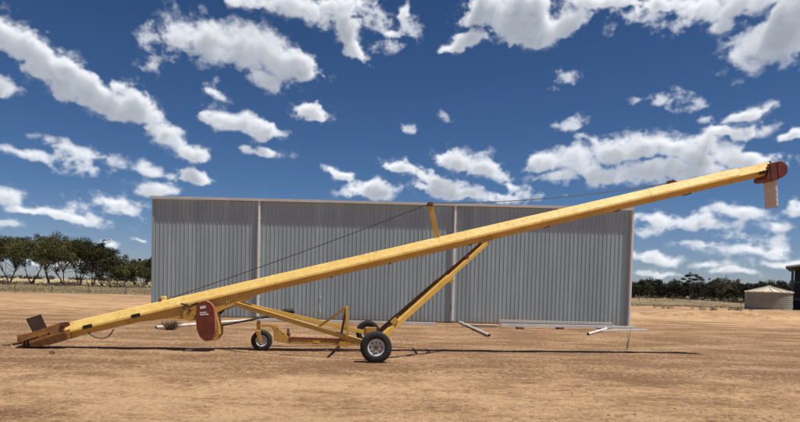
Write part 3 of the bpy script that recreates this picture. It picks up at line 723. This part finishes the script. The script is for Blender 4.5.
for i in range(rows):
    for k in range(ring): k2 = (k+1) % ring; fs.append((i*ring+k, i*ring+k2, (i+1)*ring+k2, (i+1)*ring+k))
m = MB(); m.add(vs, fs); so = m.build('spout', M['canvas'], auger, True)
sm = so.modifiers.new('thick', 'SOLIDIFY'); sm.thickness = .006
# intake end
up = [(19, 336.6), (60, 322.8), (69, 321.5), (70, 325.5), (60, 329.5), (19.4, 342.2)]
lo = [(21.5, 342.6), (47, 335.2), (70, 329), (70, 338.2), (40, 346.6), (22.5, 346.8)]
for s in (-1, 1):
    y0, y1 = (-.30, -.27) if s < 0 else (.27, .30)
    MB().prism([P(x, y, -.3) for x, y in up], y0, y1).build('intake_side', M['ochre_dark'], auger)
    y0, y1 = (-.22, -.2) if s < 0 else (.2, .22)
    MB().prism([P(x, y, -.22) for x, y in lo], y0, y1).build('intake_rail', M['ochre_dark'], auger)
q0, q1 = P(22, 345, 0), P(69, 336, 0); r0, r1 = P(22, 347, 0), P(69, 338.5, 0)
MB().prism([q0, q1, r1, r0], -.198, .198).build('intake_floor', M['rust'], auger)
q0, q1 = P(34, 338, -.2), P(60, 330, -.2)
MB().tube([(q0[0]-.3, 0, q0[1]-.09), (q1[0]+.4, 0, q1[1]+.07)], .05, 10).build('screw_shaft', M['rust'], auger, True)
# screw flighting inside the intake
vs = []; fs = []; turns = 5; nn = turns*16; ax0 = Vector((q0[0]-.3, 0, q0[1]-.09)); ax1 = Vector((q1[0]+.4, 0, q1[1]+.07)); dd = (ax1-ax0).normalized(); e1 = Vector((0, 1, 0)); e2 = dd.cross(e1)
for i in range(nn+1):
    th = 2*math.pi*i/16; c_ = ax0.lerp(ax1, i/nn); rdir = e1*math.cos(th)+e2*math.sin(th); vs += [c_+rdir*.045, c_+rdir*.13]
for i in range(nn): fs.append((2*i, 2*i+1, 2*i+3, 2*i+2))
m = MB(); m.add(vs, fs); fo = m.build('screw_flight', M['rust'], auger, True); sm = fo.modifiers.new('t', 'SOLIDIFY'); sm.thickness = .005
# upright dark flap
n0, n1 = P3(25.9, 319.0, -.24), P3(33.8, 332.4, -.24); f1_, f2x = P3(40, 314.6, .26), P3(47.4, 328.6, .26)
n1.z -= .05; f2x.z -= .05; th_ = Vector((.02, 0, .01))
MB().add([n0, n1, f2x, f1_, n0+th_, n1+th_, f2x+th_, f1_+th_], [(0,1,2,3),(7,6,5,4),(0,4,5,1),(1,5,6,2),(2,6,7,3),(3,7,4,0)]).build('intake_flap', M['flap'], auger)
s, z = P(20, 338, -.2); MB().box((s, 0, z-.0), (.03, .58, .16)).build('intake_end_bar', M['ochre_dark'], auger)
m = MB()
for x_, y_ in ((62, 324.5), (65, 323.8), (67.5, 324)): s, z = P(x_, y_, -.31); m.box((s, -.31, z), (.07, .05, .08))
s, z = P(61.8, 329, -.31); m.box((s, -.31, z), (.03, .03, .20))
m.build('intake_latch', M['rust'], auger)
m = MB()
for x_ in (24.5, 28): s, z = P(x_, 343.5, -.23); m.box((s, -.235, z), (.04, .03, .14))
m.build('rail_bolts', M['black'], auger)
MB().tube([P3(22, 342.5, 0), P3(14, 344, 0), P3(9, 345, 0), P3(2, 345, 0)], [.035, .03, .016, .012], 8).build('tow_hitch', M['rust'], auger, True)
MB().tube([P3(11, 344.8, -.08), P3(13, 347, -.1), P3(17, 348, -.12), P3(23, 347.5, -.15)], .008, 6).build('hitch_chain', M['white'], auger, True)

# ------------------------------------------------------------------ trees
rnd = random.Random(11)
def leaf_cloud(m, c, rx, rz, n, size, rg):
    for _ in range(n):
        while True:
            p = Vector((rg.uniform(-1, 1), rg.uniform(-1, 1), rg.uniform(-.8, 1)))
            if .15 < p.length < 1: break
        q = c + Vector((p.x*rx, p.y*rx, p.z*rz)); s = size*rg.uniform(.6, 1.4)
        a = Vector((rg.gauss(0, 1), rg.gauss(0, 1), rg.gauss(0, .8))).normalized(); b = a.orthogonal().normalized()
        b = Matrix.Rotation(rg.uniform(0, 6.28), 3, a) @ b; c3 = a.cross(b)
        k = len(m.v)
        m.v += [tuple(q-b*s), tuple(q-c3*s*.45), tuple(q+b*s), tuple(q+c3*s*.45)]; m.f.append((k, k+1, k+2, k+3))
def make_tree(seed, H, Wd, leaf, nclump=22, base=.48, stems=2, leafn=120, lsz=.20, flat=.45, bare=3):
    rg = random.Random(seed)
    t = empty('gum_tree', (0, 0, 0))
    tm = MB(); lm = MB(); forks = []
    for k in range(stems):
        a = rg.uniform(0, 6.28); sp = rg.uniform(.05, .16)*Wd
        q = Vector((math.cos(a)*.15*k, math.sin(a)*.15*k, -.1)); pts = [q]; hh = H*base*rg.uniform(.75, 1.0)
        for i in range(1, 5):
            f = i/4; pts.append(Vector((q.x+math.cos(a)*sp*f*1.6+rg.gauss(0, .07), q.y+math.sin(a)*sp*f*1.6+rg.gauss(0, .07), hh*f)))
        r0 = H*.017*rg.uniform(.8, 1.2)/math.sqrt(stems)*1.3
        tm.tube(pts, [r0, r0*.85, r0*.75, r0*.65, r0*.5], 7); forks.append((pts[-1], r0*.5, pts[-2])); forks.append((pts[3], r0*.5, pts[2]))
    cl = []
    for k in range(nclump):
        a = k*2.4+rg.uniform(-.4, .4); rr = math.sqrt((k+.5)/nclump)*Wd/2*rg.uniform(.8, 1.1)
        dome = math.sqrt(max(0, 1-(rr/(Wd/2*1.12))**2))
        z = H*(base+.08) + (H*.93-H*(base+.08))*dome*rg.uniform(.55, 1.0)
        if rg.random() < .35: z -= H*rg.uniform(.05, .22)
        if rg.random() < .2: z += H*rg.uniform(.02, .07)
        cl.append(Vector((math.cos(a)*rr, math.sin(a)*rr, z)))
    for c in cl:
        f, r, pr = min(forks, key=lambda q: (q[0]-c).length+rg.uniform(0, 1.5))
        mid = f.lerp(c, .5)+Vector((rg.gauss(0, .25), rg.gauss(0, .25), rg.uniform(-.1, .5)))
        tm.tube([f, mid, c], [r*.7, r*.42, r*.15], 5)
        cr_ = Wd*rg.uniform(.13, .20); leaf_cloud(lm, c, cr_, cr_*flat*rg.uniform(.8, 1.3), int(leafn*rg.uniform(.6, 1.3)), lsz, rg)
        if rg.random() < .5:
            e2_ = c+Vector((rg.gauss(0, cr_), rg.gauss(0, cr_), rg.uniform(.2, .8)*cr_)); leaf_cloud(lm, e2_, cr_*.5, cr_*.4, int(leafn*.3), lsz, rg)
    for _ in range(bare):
        f, r, pr = rg.choice(forks); a = rg.uniform(0, 6.28); ln = rg.uniform(.1, .22)*H
        tm.tube([pr, pr+Vector((math.cos(a)*ln*.6, math.sin(a)*ln*.6, ln*.5)), pr+Vector((math.cos(a)*ln, math.sin(a)*ln, ln))], [r*.5, r*.3, r*.1], 5)
    tm.build('trunk', M['bark'], t, True); lm.build('crown', M[leaf], t)
    return t
def place(t, x, y, s=1, rz=0, sz=None):
    t.location = (x, y, ground_z(x, y)-.03); t.rotation_euler = (0, 0, rz); t.scale = (s, s, sz or s)
# grove on the left: x pixel, depth, height, width, leaf, label
H1 = 1.0
GR = 'gum trees in the far grove left of the shed'
left = [
 (-14, 150, 12.4, 12, 'leaf_a', 2, None),
 (10, 156, 12.2, 11, 'leaf_a', 2, 'tall dark gum with thin leaning stems at the left edge of the photograph'),
 (31, 150, 11.8, 12, 'leaf_b', 3, 'olive green gum with its crown lit, second in the grove from the left edge'),
 (50, 164, 12.6, 10, 'leaf_a', 2, 'dark gum, third in the grove from the left edge, its crown above the olive one'),
 (64, 148, 12.2, 11, 'leaf_b', 2, 'tall gum with the highest crown, in the middle of the far left grove'),
 (79, 158, 12.8, 11, 'leaf_a', 3, 'wide dark gum just right of the highest crown of the left grove'),
 (92, 150, 11.6, 10, 'leaf_a', 2, 'dense dark gum near the right end of the tall part of the left grove'),
 (103, 156, 9.8, 9, 'leaf_a', 3, 'last tall gum of the left grove, where its skyline drops to the lower trees'),
 (112, 145, 7.6, 7, 'leaf_a', 2, 'lower bushy gum beside the drop in the skyline of the left grove'),
 (121, 150, 7.4, 6.5, 'leaf_d', 3, 'thin grey brown half bare tree right of the tall left grove'),
 (131, 142, 6.2, 7, 'leaf_b', 2, 'low rounded olive gum between the grey brown tree and the shed'),
 (140, 150, 6.0, 7, 'leaf_b', 3, 'low olive gum second from the left corner of the shed'),
 (151, 150, 7.4, 6.5, 'leaf_a', 2, 'dark round headed gum partly hidden behind the left corner of the shed'),
]
for i, (x, Y, H, Wd, lf, st, lab) in enumerate(left):
    p = at(x, 285, Y)
    t = make_tree(100+i, H*(1.02+.05*math.sin(i*2.3)), Wd*1.0, lf, (38 if H > 9 else 24), ((.26, .36, .30, .22)[i % 4] if H > 9 else .14) if x > 55 else (.42, .30)[i % 2], st, 230 if lf != 'leaf_d' else 90, .19, .75)
    place(t, p.x, p.y, 1, rnd.uniform(0, 6))
    tag(t, lab or 'dark gum whose crown only just enters at the left edge of the grove', 'tree', GR)
# low undergrowth below the grove
# scrub on the right
protos = [make_tree(300+i, 5.0+.25*i, 5.4, 'leaf_c' if i != 3 else 'leaf_a', 30, .04, 3, 150, .17, .9, 2) for i in range(5)]
GS = 'scrubby trees of the far treeline right of the shed'
k = 0
def scrub(x, Y, s, sz=None, pi=None):
    global k
    src = protos[k % 5 if pi is None else pi]; t = src if not src.get('used') else copy_tree(src)
    src['used'] = 1
    p = at(x, 300, Y); place(t, p.x, p.y, s, rnd.uniform(0, 6.28), sz)
    tag(t, 'dark scrubby gum within the dense low treeline right of the shed', 'tree', GS); k += 1
    return t
xx = 618
while xx < 830:
    scrub(xx + rnd.uniform(-2, 2), rnd.uniform(116, 124), rnd.uniform(.66, .80)); xx += 8.5
xx = 622
while xx < 830:
    scrub(xx + rnd.uniform(-2, 2), rnd.uniform(136, 150), rnd.uniform(.80, .95)); xx += 12
for p_ in protos:
    if 'used' in p_: del p_['used']
for o in list(scn.objects):
    if 'used' in o: del o['used']
t = make_tree(401, 7.2, 4.6, 'leaf_c', 11, .74, 2, 110, .16, .35, 1)
p = at(692, 300, 112); place(t, p.x, p.y, .76); tag(t, 'flat topped umbrella shaped gum rising above the right treeline', 'tree')
t = make_tree(403, 6.2, 5.5, 'leaf_d', 18, .45, 3, 50, .16, .5, 3)
p = at(722, 300, 114); place(t, p.x, p.y, .80); tag(t, 'grey half bare tree in the treeline just left of the round tank', 'tree')

# undergrowth and far woodland: masses nobody could count
def mass(name, pts, size, mt, lsz, n, label=None, cat='bushes'):
    rg = random.Random(hash(name) % 1000 if False else len(name)); m = MB()
    for (x, y, r, h) in pts: leaf_cloud(m, Vector((x, y, ground_z(x, y)+h*.45)), r, h*.6, n, lsz, rg)
    o = m.build(name, mt); tag(o, label, cat, kind='stuff'); return o
pts = []
for i in range(90):
    x = rnd.uniform(-5, 152); Y = rnd.uniform(118, 165); p = at(x, 285, Y); pts.append((p.x, p.y, rnd.uniform(.6, 1.6), rnd.uniform(.4, 1.2) * (1.8 if x > 100 else 1)))
mass('undergrowth', pts, 1, M['leaf_d'], .16, 45, 'low dry bushes in the grass under the left grove')
pts = []
for i in range(120):
    x = rnd.uniform(625, 815); p = at(x, 300, rnd.uniform(108, 116)); pts.append((p.x, p.y, rnd.uniform(.6, 1.3), rnd.uniform(.5, 1.3)))
mass('low_scrub', pts, 1, M['leaf_d'], .14, 40, 'low grey brown bushes at the foot of the right treeline')
pts = []
for i in range(260):
    x = rnd.uniform(-60, 860); p = at(x, 285, rnd.uniform(700, 900)); pts.append((p.x, p.y, rnd.uniform(5, 12), rnd.uniform(3, 6)))
mass('distant_woodland', pts, 1, M['leaf_c'], 1.1, 50, 'thin dark line of woodland on the horizon', 'woodland')

# dry grass tufts
def tufts(name, spots, mt, label, cat='grass'):
    m = MB(); rg = random.Random(5)
    for (x, y, h, n) in spots:
        z = ground_z(x, y)-.01
        for _ in range(n):
            a = rg.uniform(0, 6.28); r = rg.uniform(0, h*.5); ln = h*rg.uniform(.5, 1.2); b = Vector((x+math.cos(a)*r*.5, y+math.sin(a)*r*.5, z))
            tip = b+Vector((math.cos(a)*ln*.5, math.sin(a)*ln*.5, ln)); w = Vector((-math.sin(a), math.cos(a), 0))*h*.05
            kk = len(m.v); m.v += [tuple(b-w), tuple(b+w), tuple(tip)]; m.f.append((kk, kk+1, kk+2))
    o = m.build(name, mt); tag(o, label, cat, kind='stuff')
M['dry'] = mat('dry_grass', (.34, .25, .13), (.22, .16, .085), .6, .9)
M['grey_grass'] = mat('grey_grass', (.16, .13, .075), (.11, .095, .05), .8, .9)
sp_ = []
for i in range(5200):
    Y = rnd.uniform(66, 150); p = at(rnd.uniform(-15, 165), 290, Y); sp_.append((p.x, p.y, rnd.uniform(.08, .24), 7))
tufts('dry_grass', sp_, M['dry'], 'dry pale grass between the dirt track and the left grove')
sp_ = []
for i in range(3600):
    Y = rnd.uniform(62, 112); p = at(rnd.uniform(625, 815), 290, Y); sp_.append((p.x, p.y, rnd.uniform(.07, .18), 7))
tufts('paddock_grass', sp_, M['dry'], 'dry pale grass between the yard and the right treeline')
sp_ = []
for i in range(800):
    if rnd.random() < .6: p = at(rnd.uniform(-15, 165), 290, 72+abs(rnd.gauss(0, 16)))
    else: p = at(rnd.uniform(625, 815), 290, rnd.choice((66, 78, 98))+rnd.gauss(0, 4))
    sp_.append((p.x, p.y, rnd.uniform(.10, .25), 14))
tufts('weed_clumps', sp_, M['grey_grass'], 'grey green weeds scattered through the dry grass', 'weeds')

# countable dry bushes / twigs near the shed
def dry_bush(loc, h, label, seed, n=26, cat='bush', name='dry_bush', group=None, spread=1.9):
    rg = random.Random(seed); m = MB(); t = MB()
    for _ in range(n):
        a = rg.uniform(0, 6.28); e = rg.uniform(.1, spread)
        q = Vector((rg.uniform(-.3, .3)*h*min(spread, 1.5), rg.uniform(-.3, .3)*h*min(spread, 1.5), 0)) if spread > .3 else Vector((0, 0, 0)); pts = [q]
        for i in range(3):
            q = q+Vector((math.cos(a)*e*h*.45, math.sin(a)*e*h*.45, h*.33*rg.uniform(.25, 1.1))); a += rg.uniform(-.5, .5); pts.append(q)
        t.tube(pts, [.009, .007, .005, .003], 4, cap=False)
    o = t.build(name, M['twig'], loc=loc); tag(o, label, cat, group); return o
p = gnd(170.5, 329.5); dry_bush((p.x, p.y, 0), .38, 'dark spiky dead tuft beside the long white pipe at the left', 1, 150, spread=.8)
p = gnd(627, 350); dry_bush((p.x, p.y, 0), .85, 'bare dead twig standing upright near the right shed corner', 4, 3, 'twig', 'dead_twig', spread=.11)
for i, (x, y, r, lab) in enumerate(((662, 311.5, .35, 'grey dry bush beyond the yard just right of the shed'), (706, 315.5, .30, 'brown dry bush on the bank left of the round tank'), (737, 316, .32, 'brown dry bush on the bank just in front of the round tank'))):
    p = gnd(x, y); m = MB(); rg3 = random.Random(i)
    for _ in range(9): leaf_cloud(m, Vector((rg3.gauss(0, r*1.3), rg3.gauss(0, r*.7), r*rg3.uniform(.2, .6))), r*.5, r*.4, 45, .035, rg3)
    tag(m.build('dry_bush', M['leaf_d'], loc=(p.x, p.y, ground_z(p.x, p.y))), lab, 'bush')

# clods and gravel on the yard
rg = random.Random(77); m = MB()
OC = [(1, 0, 0), (-1, 0, 0), (0, 1, 0), (0, -1, 0), (0, 0, 1), (0, 0, -1)]; OF = [(0, 2, 4), (2, 1, 4), (1, 3, 4), (3, 0, 4), (2, 0, 5), (1, 2, 5), (3, 1, 5), (0, 3, 5)]
for i in range(15000):
    Y = 6.5 + 22*rg.random()**1.6; X = rg.uniform(-.75, .75)*Y
    if noise.noise(Vector((X*.5, Y*.5, 20))) + rg.uniform(-.4, .4) < -.15: continue
    r = .004+.020*rg.random()**6
    if rg.random() < .004: r *= 1.8
    z = ground_z(X, Y)+r*.25; a = rg.uniform(0, 6.28)
    vs = []
    for o in OC:
        k_ = r*rg.uniform(.7, 1.3); x_, y_ = o[0]*k_, o[1]*k_
        vs.append((X+x_*math.cos(a)-y_*math.sin(a), Y+x_*math.sin(a)+y_*math.cos(a), z+o[2]*k_*.65))
    m.add(vs, OF)
M['clod'] = mat('dirt_clods', (.46, .30, .19), (.28, .17, .10), 6, .95)
o = m.build('gravel', M['clod']); tag(o, 'small clods and gravel scattered over the dirt yard', 'gravel', kind='stuff')
for i, (x, y, r, lab) in enumerate(((52, 353.3, .06, 'small dark stone on the dirt below the intake end of the auger'),)):
    p = gnd(x, y); m = MB(); rg2 = random.Random(i); vs = []
    n_ = 10
    m.lathe((0, 0, 0), [(-.7*r, .001), (-.6*r, .5*r), (-.1*r, 1.0*r), (.45*r, .7*r), (.62*r, .001)], n_)
    m.v = [(a+rg2.uniform(-.15, .15)*r, c+rg2.uniform(-.15, .15)*r, b+rg2.uniform(-.1, .1)*r) for a, b, c in m.v]
    tag(m.build('stone', M['rust'], loc=(p.x, p.y, r*.35)), lab, 'stone')

# ------------------------------------------------------------------ fences
def fence(name, label, pts, h, seed):
    t = empty('wire_fence', pts[0]); rg = random.Random(seed); o0 = Vector(pts[0])
    for p in pts:
        z = ground_z(p[0], p[1]); hh = h*rg.uniform(.9, 1.08)
        MB().tube([(p[0]-o0.x, p[1]-o0.y, z-.05), (p[0]-o0.x+rg.gauss(0, .03), p[1]-o0.y, z+hh)], [.06, .045], 7).build('post', M['wood'], t, True)
    m = MB()
    for k_ in range(4):
        zz = .25+.27*k_
        m.tube([(p[0]-o0.x, p[1]-o0.y, ground_z(p[0], p[1])+zz*h/1.15) for p in pts], .006, 4)
    m.build('wire', M['cable'], t); tag(t, label, 'fence')
fence('wire_fence', 'thin wire and post fence crossing the dry grass before the left grove', [tuple(at(x, 290, 66+.04*x).xy)+(0,) for x in range(-22, 168, 37)], 1.15, 3)
fence('wire_fence', 'thin wire and post fence across the paddock right of the shed', [tuple(at(x, 300, 92).xy)+(0,) for x in range(622, 830, 17)], 1.1, 4)

# ------------------------------------------------------------------ tank
p0 = at(749.5, 313.5, 57.5); p1 = at(791, 313.5, 57.5); tr_ = (p1.x-p0.x)/2; tcx = (p0.x+p1.x)/2; TY = 57.5+tr_*.2
gz = ground_z(tcx, TY); tz = at(770, 292.4, 57.5).z - gz; ap = at(770, 286.6, 59).z - gz
tk = empty('water_tank', (tcx, TY, gz)); tag(tk, 'squat round water tank with a low cone roof beside the dark shed', 'tank')
def vring(m, prof, n=56):
    vs = []; fs = []; q = len(prof)
    for k_ in range(n):
        a = 2*math.pi*k_/n
        for r, z in prof: vs.append((math.cos(a)*r, math.sin(a)*r, z))
    for k_ in range(n):
        k2 = (k_+1) % n
        for i in range(q-1): fs.append((k_*q+i, k2*q+i, k2*q+i+1, k_*q+i+1))
    m.add(vs, fs); return m
prof = [(tr_*.994, -.1)]; nb = 9
for i in range(nb):
    z0 = tz*i/nb; prof += [(tr_*.994, z0+.01), (tr_, z0+.04), (tr_, z0+tz/nb-.04), (tr_*.994, z0+tz/nb-.01)]
prof += [(tr_*.994, tz)]
vring(MB(), prof).build('tank_wall', M['tank'], tk, True)
rf = MB(); n = 16; vs = [(0, 0, ap)]; 
for k_ in range(n*2):
    a = 2*math.pi*k_/(n*2); up_ = .05 if k_ % 2 == 0 else 0
    vs.append((math.cos(a)*tr_*1.03, math.sin(a)*tr_*1.03, tz+.02+up_))
rf.add(vs, [(0, 1+k_, 1+(k_+1) % (2*n)) for k_ in range(2*n)])
ro = rf.build('tank_roof', M['tank_roof'], tk)
ribs = MB()
for k_ in range(n):
    a = 2*math.pi*k_/n; ribs.bar((math.cos(a)*.15, math.sin(a)*.15, ap+.01), (math.cos(a)*tr_*1.03, math.sin(a)*tr_*1.03, tz+.09), .06, .05)
ribs.build('roof_ribs', M['tank_roof'], ro)
vring(MB(), [(tr_*1.0, tz-.05), (tr_*1.04, tz-.03), (tr_*1.04, tz+.05), (tr_*1.0, tz+.06)]).build('rim_band', M['tank_roof'], tk, True)
MB().tube([(0, 0, ap-.02), (0, 0, ap+.12)], .14, 12).build('vent_cap', M['tank_roof'], tk, True)

# ------------------------------------------------------------------ dark open shed at the right edge
Y0 = 61.0
a = at(789.5, 313, Y0); hx = a.x; ztop = at(787, 268, Y0).z
ds_ = empty('machinery_shed', (hx, Y0, 0), -R(35)); tag(ds_, 'dark open sided machinery shed cut off by the right edge of the photograph', 'shed')
def lbox(name, x0, x1, y0, y1, z0, z1, mt, **kw):
    return MB().box(((x0+x1)/2-hx, (y0+y1)/2-Y0, (z0+z1)/2), (x1-x0, y1-y0, z1-z0)).build(name, mt, ds_, **kw)
for dx in (0, 5, 10): lbox('post', hx+dx, hx+dx+.22, Y0, Y0+.22, -.1, ztop, M['blue_steel'])
lbox('back_wall', hx, hx+12, Y0+9, Y0+9.05, 0, ztop+.3, M['dark_shed'])
m = MB(); xi = hx+.95; nrib = 44
for i in range(nrib): m.box((xi+i*.25+.08-hx, .35, ztop*.49), (.10, .05, ztop*.98))
m.box(((hx+.95+hx+12)/2-hx, .42, ztop*.49), (11.05, .06, ztop*.98))
m.build('front_cladding', M['dark_shed'], ds_)
for zz in (at(790, 282, Y0).z, at(790, 299, Y0).z):
    lbox('girt', hx+.22, hx+11, Y0+.03, Y0+.16, zz-.09, zz+.09, M['blue_steel'])
m = MB().prism([(-.5, ztop-.02), (12.5, ztop+1.3*1.4), (12.5, ztop+1.3*1.4+.12), (-.5, ztop+.16)], -.4, 10)
m.build('roof', M['dark_shed'], ds_)
m = MB().prism([(-.5, ztop+.05), (12.5, ztop+1.3*1.4+.03), (12.5, ztop+1.3*1.4+.17), (-.5, ztop+.22)], -.46, -.405)
m.build('fascia', M['trim'], ds_)
